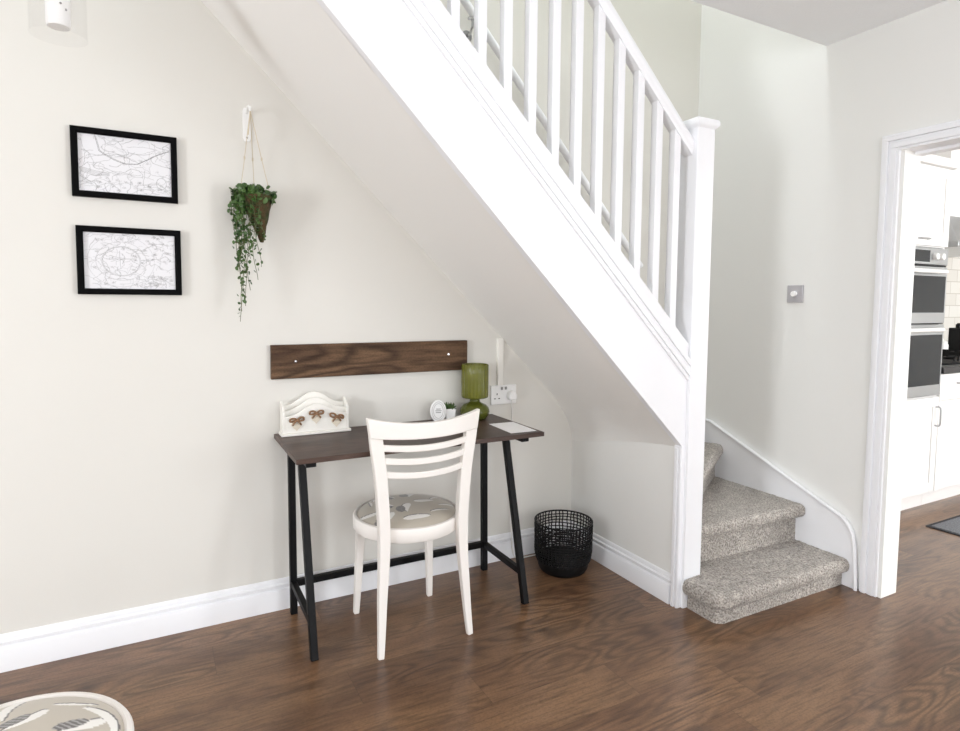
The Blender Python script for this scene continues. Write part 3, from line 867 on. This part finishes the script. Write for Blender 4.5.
for dx, ln, sw in strands:
    x = pcx + dx; y = pcy - .052 + abs(dx) * .55 + random.uniform(-.008, .008); z = 1.712
    pts = [(pcx + dx * .5, pcy - .02, 1.712)]
    n = max(4, int(ln / .022))
    for i in range(n + 1):
        u = i / n
        pts.append((x + sw * u + .007 * sin(u * 9 + dx * 70), y + .015 * u * (1 - u), z + .004 - ln * u))
    pts = smooth_path(pts, 2)
    stm.tube(pts, .0011, 5)
    m_ = len(pts)
    step = .0090 if ln < .28 else .0115
    k = int(ln / step)
    for i in range(k):
        u = i / k
        if u > .45 and random.random() < .2: continue
        q = pts[min(m_ - 1, int(u * (m_ - 1)))]
        d = random.uniform(0, 2 * pi); rr = random.uniform(.004, .012)
        leaf((q[0] + rr * cos(d), min(q[1] + rr * sin(d), 2.55), q[2] + random.uniform(-.006, .006)), rnd_n(), random.uniform(.0075, .0118) * (1 - .25 * u), random.uniform(0, 6))
fol.build('foliage', M['leaf'], HP, HP0, smooth=60)
stm.build('stems', M['stem'], HP, HP0)

# socket, trunking, plug and cable
SK0 = (1.507, YB, .84)
SKT = thing('double_socket', 'white double wall socket with trunking above it, right of the lamp', 'socket', SK0)
MB().box(1.434, 1.580, 2.548, 2.5595, .792, .889).build('face_plate', M['white'], SKT, SK0, bevel=.004, bseg=3)
for x, y_, wd, hh in ((1.468, 2.5478, .009, .004), (1.458, 2.5478, .004, .008)):
    pass
mb = MB()
for dx, dz, a, b in ((0, .012, .0022, .0045), (-.012, -.010, .0045, .002), (.012, -.010, .0045, .002)):
    mb.box(1.468 + dx - a, 1.468 + dx + a, 2.5472, 2.5482, .833 + dz - b, .833 + dz + b)
mb.build('pin_holes', M['gap'], SKT, SK0)
for x in (1.495, 1.517): MB().box(x - .006, x + .006, 2.5445, 2.5482, .866, .880).build('rocker', M['grey'], SKT, SK0, bevel=.001)
MB().box(1.468, 1.499, 2.542, 2.5595, .889, 1.122).build('trunking', M['whitewood'], SKT, SK0, bevel=.002)
PG0 = (1.553, 2.53, .84)
PG = thing('plug', 'white plug in the right half of the double socket with its cable hanging down', 'plug', PG0)
mb = MB().prism([(1.524, .815), (1.566, .815), (1.570, .835), (1.562, .856), (1.545, .862), (1.528, .856), (1.520, .835)], 'y', 2.520, 2.5478)
mb.build('plug_body', M['white'], PG, PG0, bevel=.006, bseg=3)
mb = MB(); mb.tube(smooth_path([(1.545, 2.535, .816), (1.545, 2.535, .79), (1.548, 2.535, .72), (1.545, 2.545, .5), (1.550, 2.545, .25), (1.552, 2.532, .13), (1.555, 2.528, .05), (1.575, 2.520, .008), (1.66, 2.51, .005), (1.76, 2.515, .005)], 6), .0032, 8)
mb.build('cable', M['cord'], PG, PG0)

# ------------------------------------------------------------------ waste basket
bx, by = 1.718, 2.322
WB = thing('waste_basket', 'round black woven wire waste basket in the corner beside the desk', 'basket', (bx, by, 0))
def brad(z): return .111 + (.136 - .111) * min(1, z / .10) ** .7 if z < .10 else .136 + .002 * (z - .10) / .16
mb = MB(); mb.lathe([(0, .002), (.104, .002), (.111, .008)] + [(brad(z) - .001, z) for z in (.02, .035, .05, .06)] + [(brad(z) - .004, z) for z in (.06, .045, .02, .010)] + [(0, .008)], (0, 0), 48)
mb.build('base', M['blackmat'], WB, smooth=50)
mb = MB(); nv = 46; random.seed(3)
for j in range(nv):
    a0 = 2 * pi * j / nv + random.uniform(-.02, .02)
    pts = []
    for i in range(12):
        z = .055 + (.242 - .055) * i / 11
        a = a0 + .012 * sin(i * 1.7 + j); r = brad(z) + (.0015 if (i + j) % 2 else -.0015)
        pts.append((r * cos(a), r * sin(a), z))
    mb.tube(pts, .0029, 4, caps=False)
zz = .062
i = 0
while zz < .237:
    pts = []
    for j in range(93):
        a = 2 * pi * j / 92; r = brad(zz) + .0018 * (1 if (j + i) % 2 else -1)
        pts.append((r * cos(a), r * sin(a), zz + .002 * sin(a * 3 + i)))
    mb.tube(pts, .0029 if zz > .13 else .0038, 4, caps=False)
    zz += .0155 if zz > .14 else .011; i += 1
mb.build('woven_side', M['blackmat'], WB, smooth=60)
mb = MB(); mb.tube([(.138 * cos(2 * pi * j / 48), .138 * sin(2 * pi * j / 48), .244) for j in range(49)], .0042, 8, caps=False); mb.build('rim', M['blackmat'], WB)

# ------------------------------------------------------------------ light switch
SW0 = (XR, 1.905, 1.351)
SW = thing('light_switch', 'square silver dimmer switch on the right wall between stairs and doorway', 'switch', SW0)
MB().box(XR - .009, XR - .0005, 1.863, 1.947, 1.308, 1.394).build('plate', M['switch'], SW, SW0, bevel=.003)
mb = MB(); mb.tube([(XR - .009, 1.905, 1.351), (XR - .026, 1.905, 1.351)], [.0145, .013], 24); mb.build('knob', M['white'], SW, SW0, bevel=.002)

# ------------------------------------------------------------------ pendant lamp at top left
PD0 = (-.228, 2.10, CZ)
PD = thing('pendant_lamp', 'ceiling lamp with clear glass shade at the top left edge', 'lamp', PD0)
mb = MB(); mb.lathe([(0, CZ), (.05, CZ), (.05, CZ - .012), (.02, CZ - .03), (0, CZ - .03)], PD0[:2], 32); mb.build('ceiling_rose', M['white'], PD, PD0)
MB().tube([(PD0[0], PD0[1], CZ - .028), (PD0[0], PD0[1], 2.27)], .006, 10).build('rod', M['white'], PD, PD0)
mb = MB(); mb.lathe([(0, 2.275), (.024, 2.27), (.030, 2.25), (.030, 2.068), (.027, 2.062), (0, 2.062)], PD0[:2], 32); mb.build('lamp_holder', M['white'], PD, PD0)
mb = MB(); mb.lathe([(.030, 2.262), (.055, 2.255), (.068, 2.23), (.070, 2.18), (.070, 2.035), (.0675, 2.035), (.0675, 2.18), (.0655, 2.228), (.054, 2.252), (.030, 2.258)], PD0[:2], 48, closed_prof=True); mb.build('glass_shade', M['glass'], PD, PD0, smooth=60)
mb = MB()
for dx, dz in ((.010, 2.118), (.021, 2.105)):
    mb.tube([(PD0[0] + dx, PD0[1] - sqrt(.030 ** 2 - dx * dx) - .0015, dz), (PD0[0] + dx, PD0[1] - sqrt(.030 ** 2 - dx * dx) + .002, dz)], .003, 10)
mb.build('screw', M['grey'], PD, PD0)

# ------------------------------------------------------------------ kitchen beyond the doorway
KX1 = 6.6
struct('wall_kitchen_back', MB().box(XR + .12, KX1, YB + .06, YB + .16, 0, 2.6), M['tile'])
struct('wall_kitchen_right', MB().box(KX1, KX1 + .1, YF, YB + .16, 0, 2.6), M['wall_cool'])
struct('wall_kitchen_front', MB().box(XR + .12, KX1, YF - .1, YF, 0, 2.6), M['wall_cool'])
struct('ceiling_kitchen', MB().box(XR + .12, KX1, YF, YB + .06, CZ, CZ + .1), M['ceiling'])
KF, KB = 1.985, YB + .055
TC0 = (4.07, KF, 0)
TC = thing('tall_oven_cabinet', 'tall white kitchen cabinet built around the double oven', 'cabinet', TC0)
mb = MB(); mb.box(3.77, 4.37, KF, KB, .10, .728); mb.box(3.77, 4.37, KF, KB, 1.655, 2.14); mb.box(3.77, 3.79, KF, KB, .728, 1.655); mb.box(4.35, 4.37, KF, KB, .728, 1.655); mb.box(3.79, 4.35, KB - .02, KB, .728, 1.655)
mb.build('carcass', M['unit'], TC, TC0)
MB().box(3.77, 4.37, KF + .045, KB, 0, .10).build('plinth', M['unit'], TC, TC0)
def shaker(x0, x1, z0, z1, y):
    m = MB(); m.box(x0, x1, y - .012, y - .001, z0, z1); f = .06
    m.box(x0, x0 + f, y - .019, y - .012, z0, z1); m.box(x1 - f, x1, y - .019, y - .012, z0, z1)
    m.box(x0 + f, x1 - f, y - .019, y - .012, z0, z0 + f); m.box(x0 + f, x1 - f, y - .019, y - .012, z1 - f, z1); return m
d1 = shaker(3.773, 4.367, .112, .722, KF).build('door', M['unit'], TC, TC0, bevel=.0015)
MB().tube(smooth_path([(4.335, KF - .020, .66), (4.335, KF - .045, .655), (4.335, KF - .048, .60), (4.335, KF - .045, .545), (4.335, KF - .020, .54)], 4), .0055, 8).build('handle', M['steel'], d1, TC0)
d2 = shaker(3.773, 4.367, 1.662, 2.135, KF).build('door', M['unit'], TC, TC0, bevel=.0015)
MB().tube(smooth_path([(4.02, KF - .020, 1.70), (4.025, KF - .04, 1.70), (4.07, KF - .044, 1.70), (4.115, KF - .04, 1.70), (4.12, KF - .020, 1.70)], 4), .005, 8).build('handle', M['steel'], d2, TC0)
mb = MB().prism([(KF, 2.14), (KF - .03, 2.145), (KF - .05, 2.172), (KF - .05, 2.186), (KB, 2.186), (KB, 2.14)], 'x', 3.75, 4.40)
mb.build('cornice', M['unit'], TC, TC0)

OV0 = (4.07, KF, .735)
OV = thing('double_oven', 'stainless steel built-in double oven with black glass doors', 'oven', OV0)
MB().box(3.795, 4.345, KF - .002, KF + .5, .735, 1.648).build('body', M['steel'], OV, OV0)
MB().box(3.78, 4.36, KF - .026, KF - .002, 1.548, 1.648).build('control_panel', M['steel'], OV, OV0, bevel=.002)
MB().box(3.98, 4.145, KF - .028, KF - .024, 1.562, 1.632).build('display', M['blackglass'], OV, OV0)
for x in (4.195, 4.262):
    mb = MB(); mb.tube([(x, KF - .026, 1.597), (x, KF - .05, 1.597)], [.022, .020], 24); mb.build('knob', M['white'], OV, OV0, bevel=.003)
for z0, z1, za, zb_ in ((1.190, 1.535, 1.255, 1.478), (.738, 1.180, .805, 1.118)):
    d = MB().box(3.78, 4.36, KF - .026, KF - .002, z0, z1).build('oven_door', M['steel'], OV, OV0, bevel=.002)
    MB().box(3.80, 4.34, KF - .029, KF - .025, za, zb_).build('glass_panel', M['blackglass'], d, OV0)
    zh = z1 - .030
    mb = MB(); mb.tube([(3.84, KF - .055, zh), (4.285, KF - .055, zh)], .013, 12)
    for x in (3.87, 4.26): mb.tube([(x, KF - .026, zh), (x, KF - .055, zh)], .008, 8)
    mb.build('door_handle', M['white'], d, OV0)
for z in (1.538, 1.184):
    MB().box(3.785, 4.355, KF - .020, KF - .002, z, z + .008).build('vent_slot', M['gap'], OV, OV0)

BC0 = (5.07, KF, 0)
BC = thing('base_cabinet', 'white kitchen base cabinet under the black worktop and hob', 'cabinet', BC0)
MB().box(4.372, 5.97, KF, KB, .10, .868).build('carcass', M['unit'], BC, BC0)
MB().box(4.372, 5.97, KF + .045, KB, 0, .10).build('plinth', M['unit'], BC, BC0)
for i in range(3):
    xa_, xb_ = 4.375 + .532 * i, 4.375 + .532 * (i + 1) - .004
    d = shaker(xa_, xb_, .112, .690, KF).build('door', M['unit'], BC, BC0, bevel=.0015)
    MB().tube(smooth_path([(xb_ - .04, KF - .020, .65), (xb_ - .04, KF - .045, .645), (xb_ - .04, KF - .048, .59), (xb_ - .04, KF - .045, .535), (xb_ - .04, KF - .020, .53)], 4), .0055, 8).build('handle', M['steel'], d, BC0)
    dr_ = MB().box(xa_, xb_, KF - .019, KF - .001, .698, .862).build('drawer', M['unit'], BC, BC0, bevel=.002)
    xm = (xa_ + xb_) / 2
    MB().tube(smooth_path([(xm - .06, KF - .020, .80), (xm - .055, KF - .045, .80), (xm, KF - .048, .80), (xm + .055, KF - .045, .80), (xm + .06, KF - .020, .80)], 4), .0055, 8).build('handle', M['steel'], dr_, BC0)
tag(MB().box(4.3725, 5.99, KF - .035, KB, .8685, .910).build('worktop', M['worktop'], None, (5.1, KF, .8685), bevel=.004), 'black kitchen worktop running right from the oven cabinet', 'worktop')
HB0 = (4.95, 2.28, .9105)
HB = thing('gas_hob', 'black gas hob with raised pan supports set on the kitchen worktop', 'hob', HB0)
MB().box(4.52, 5.40, 2.03, 2.52, .9105, .922).build('hob_plate', M['black'], HB, HB0, bevel=.003)
for x in (4.68, 4.95, 5.24):
    for y in (2.17, 2.38):
        mb = MB(); mb.lathe([(0, .922), (.045, .922), (.045, .934), (.03, .94), (0, .94)], (x, y), 24); mb.build('burner', M['blackmat'], HB, HB0)
    mb = MB()
    for dx in (-.11, 0, .11): mb.tube([(x + dx, 2.07, .958), (x + dx, 2.49, .958)], .005, 6)
    for y in (2.08, 2.28, 2.48):
        mb.tube([(x - .115, y, .956), (x + .115, y, .956)], .005, 6)
        for dx in (-.11, .11): mb.tube([(x + dx, y, .921), (x + dx, y, .958)], .005, 6)
    mb.build('pan_support', M['blackmat'], HB, HB0)
CH0 = (5.27, 2.3, 1.70)
CHD = thing('cooker_hood', 'stainless steel chimney cooker hood over the hob', 'cooker hood', CH0)
MB().box(4.75, 5.79, 2.08, KB, 1.695, 1.735).build('lip', M['steel'], CHD, CH0, bevel=.003)
mb = MB(); mb.loft([sq(4.76, 5.78, 2.09, KB, 1.735), sq(5.14, 5.40, 2.33, KB, 1.96)], True, True, True); mb.build('canopy', M['steel'], CHD, CH0)
MB().box(5.14, 5.40, 2.33, KB, 1.96, CZ - .001).build('chimney', M['unit'], CHD, CH0)
CN0 = (5.705, 2.48, .9105)
CN = thing('knife_block', 'dark upright block on the worktop behind the hob', 'kitchenware', CN0)
MB().box(5.68, 5.73, 2.42, 2.52, .9105, 1.12).build('block', M['blackmat'], CN, CN0, bevel=.006)
mb = MB()
for i in range(2): mb.box(5.686 + i * .022, 5.700 + i * .022, 2.45, 2.475, 1.12, 1.15 + .008 * (i % 2))
mb.build('knife_handles', M['black'], CN, CN0, bevel=.002)
JR0 = (5.50, 2.36, .9105)
JR = thing('white_jar', 'small white jar with lid on the worktop by the hob', 'jar', (5.46, 2.46, .9105)); JR.name = 'storage_jar'
mb = MB(); mb.lathe([(0, 0), (.035, 0), (.042, .01), (.042, .08), (.034, .095), (0, .095)], seg=24); mb.build('body', M['white'], JR)
mb = MB(); mb.lathe([(0, .0955), (.036, .0955), (.036, .108), (.01, .115), (.01, .128), (0, .13)], seg=24); mb.build('lid', M['white'], JR)
MT0 = (4.35, 1.55, 0)
MT = thing('kitchen_mat', 'grey kitchen floor mat with dark edge beyond the doorway', 'mat', MT0)
MB().box(3.985, 4.75, 1.24, 1.795, .0005, .009).build('pile', M['mat'], MT, MT0, bevel=.003)
mb = MB(); mb.box(3.965, 4.77, 1.22, 1.815, .0003, .006); mb.build('border', M['matedge'], MT, MT0, bevel=.002)

# ------------------------------------------------------------------ light
def area(name, loc, rot, sx, sy, power, col=(1, 1, 1)):
    l = bpy.data.lights.new(name, 'AREA'); l.shape = 'RECTANGLE'; l.size = sx; l.size_y = sy; l.energy = power; l.color = col
    o = bpy.data.objects.new(name, l); COL.objects.link(o); o.location = loc; o.rotation_euler = rot; return o
DAY = (.93, .96, 1.0)
area('daylight_front_window', ((WF[0] + WF[1]) / 2, YF - .02, (WF[2] + WF[3]) / 2), (radians(90), 0, 0), WF[1] - WF[0], WF[3] - WF[2], 50, DAY)
area('daylight_left_window', (XL - .02, (WL[0] + WL[1]) / 2, (WL[2] + WL[3]) / 2), (radians(90), 0, radians(-90)), WL[1] - WL[0], WL[3] - WL[2], 124, DAY)
area('daylight_garden_door', (XR + .02, (WR[0] + WR[1]) / 2, (WR[2] + WR[3]) / 2), (radians(90), 0, radians(90)), WR[1] - WR[0], WR[3] - WR[2], 56, DAY)
area('daylight_kitchen_window', (5.0, YF + .03, 1.5), (radians(90), 0, 0), 2.4, 1.5, 160, (.97, .985, 1.0))
area('daylight_landing', (1.3, 2.02, 4.9), (0, 0, 0), 2.0, .4, 37, (.92, .97, 1.0))

w = bpy.data.worlds.new('daylight'); scene.world = w; w.use_nodes = True
w.node_tree.nodes['Background'].inputs[0].default_value = (.95, .97, 1.0, 1); w.node_tree.nodes['Background'].inputs[1].default_value = 1.0

# ------------------------------------------------------------------ camera
f_px, cx_px, cy_px = 600.938, 476.47, 342.056
yaw, pitch, roll = .487429, -.0672188, .00810407
fwd = Vector((sin(yaw) * cos(pitch), cos(yaw) * cos(pitch), sin(pitch)))
right = Vector((cos(yaw), -sin(yaw), 0)); up = right.cross(fwd)
r_ = right * cos(roll) + up * sin(roll); u_ = -right * sin(roll) + up * cos(roll)
cam = bpy.data.cameras.new('camera'); co = bpy.data.objects.new('camera', cam); COL.objects.link(co)
mw = Matrix((r_, u_, -fwd)).transposed().to_4x4(); mw.translation = Vector((0, 0, 1.3)); co.matrix_world = mw
cam.sensor_fit = 'HORIZONTAL'; cam.sensor_width = 36; cam.lens = f_px * 36 / 960
cam.shift_x = (480 - cx_px) / 960; cam.shift_y = (cy_px - 365.5) / 960
cam.clip_start = .05
scene.camera = co
scene.view_settings.view_transform = 'Standard'; scene.view_settings.look = 'None'; scene.view_settings.gamma = 1; scene.view_settings.use_curve_mapping = False
scene.view_settings.exposure = -0.09
scene.cycles.use_denoising = True
scene.cycles.max_bounces = 14; scene.cycles.diffuse_bounces = 8; scene.cycles.transmission_bounces = 10
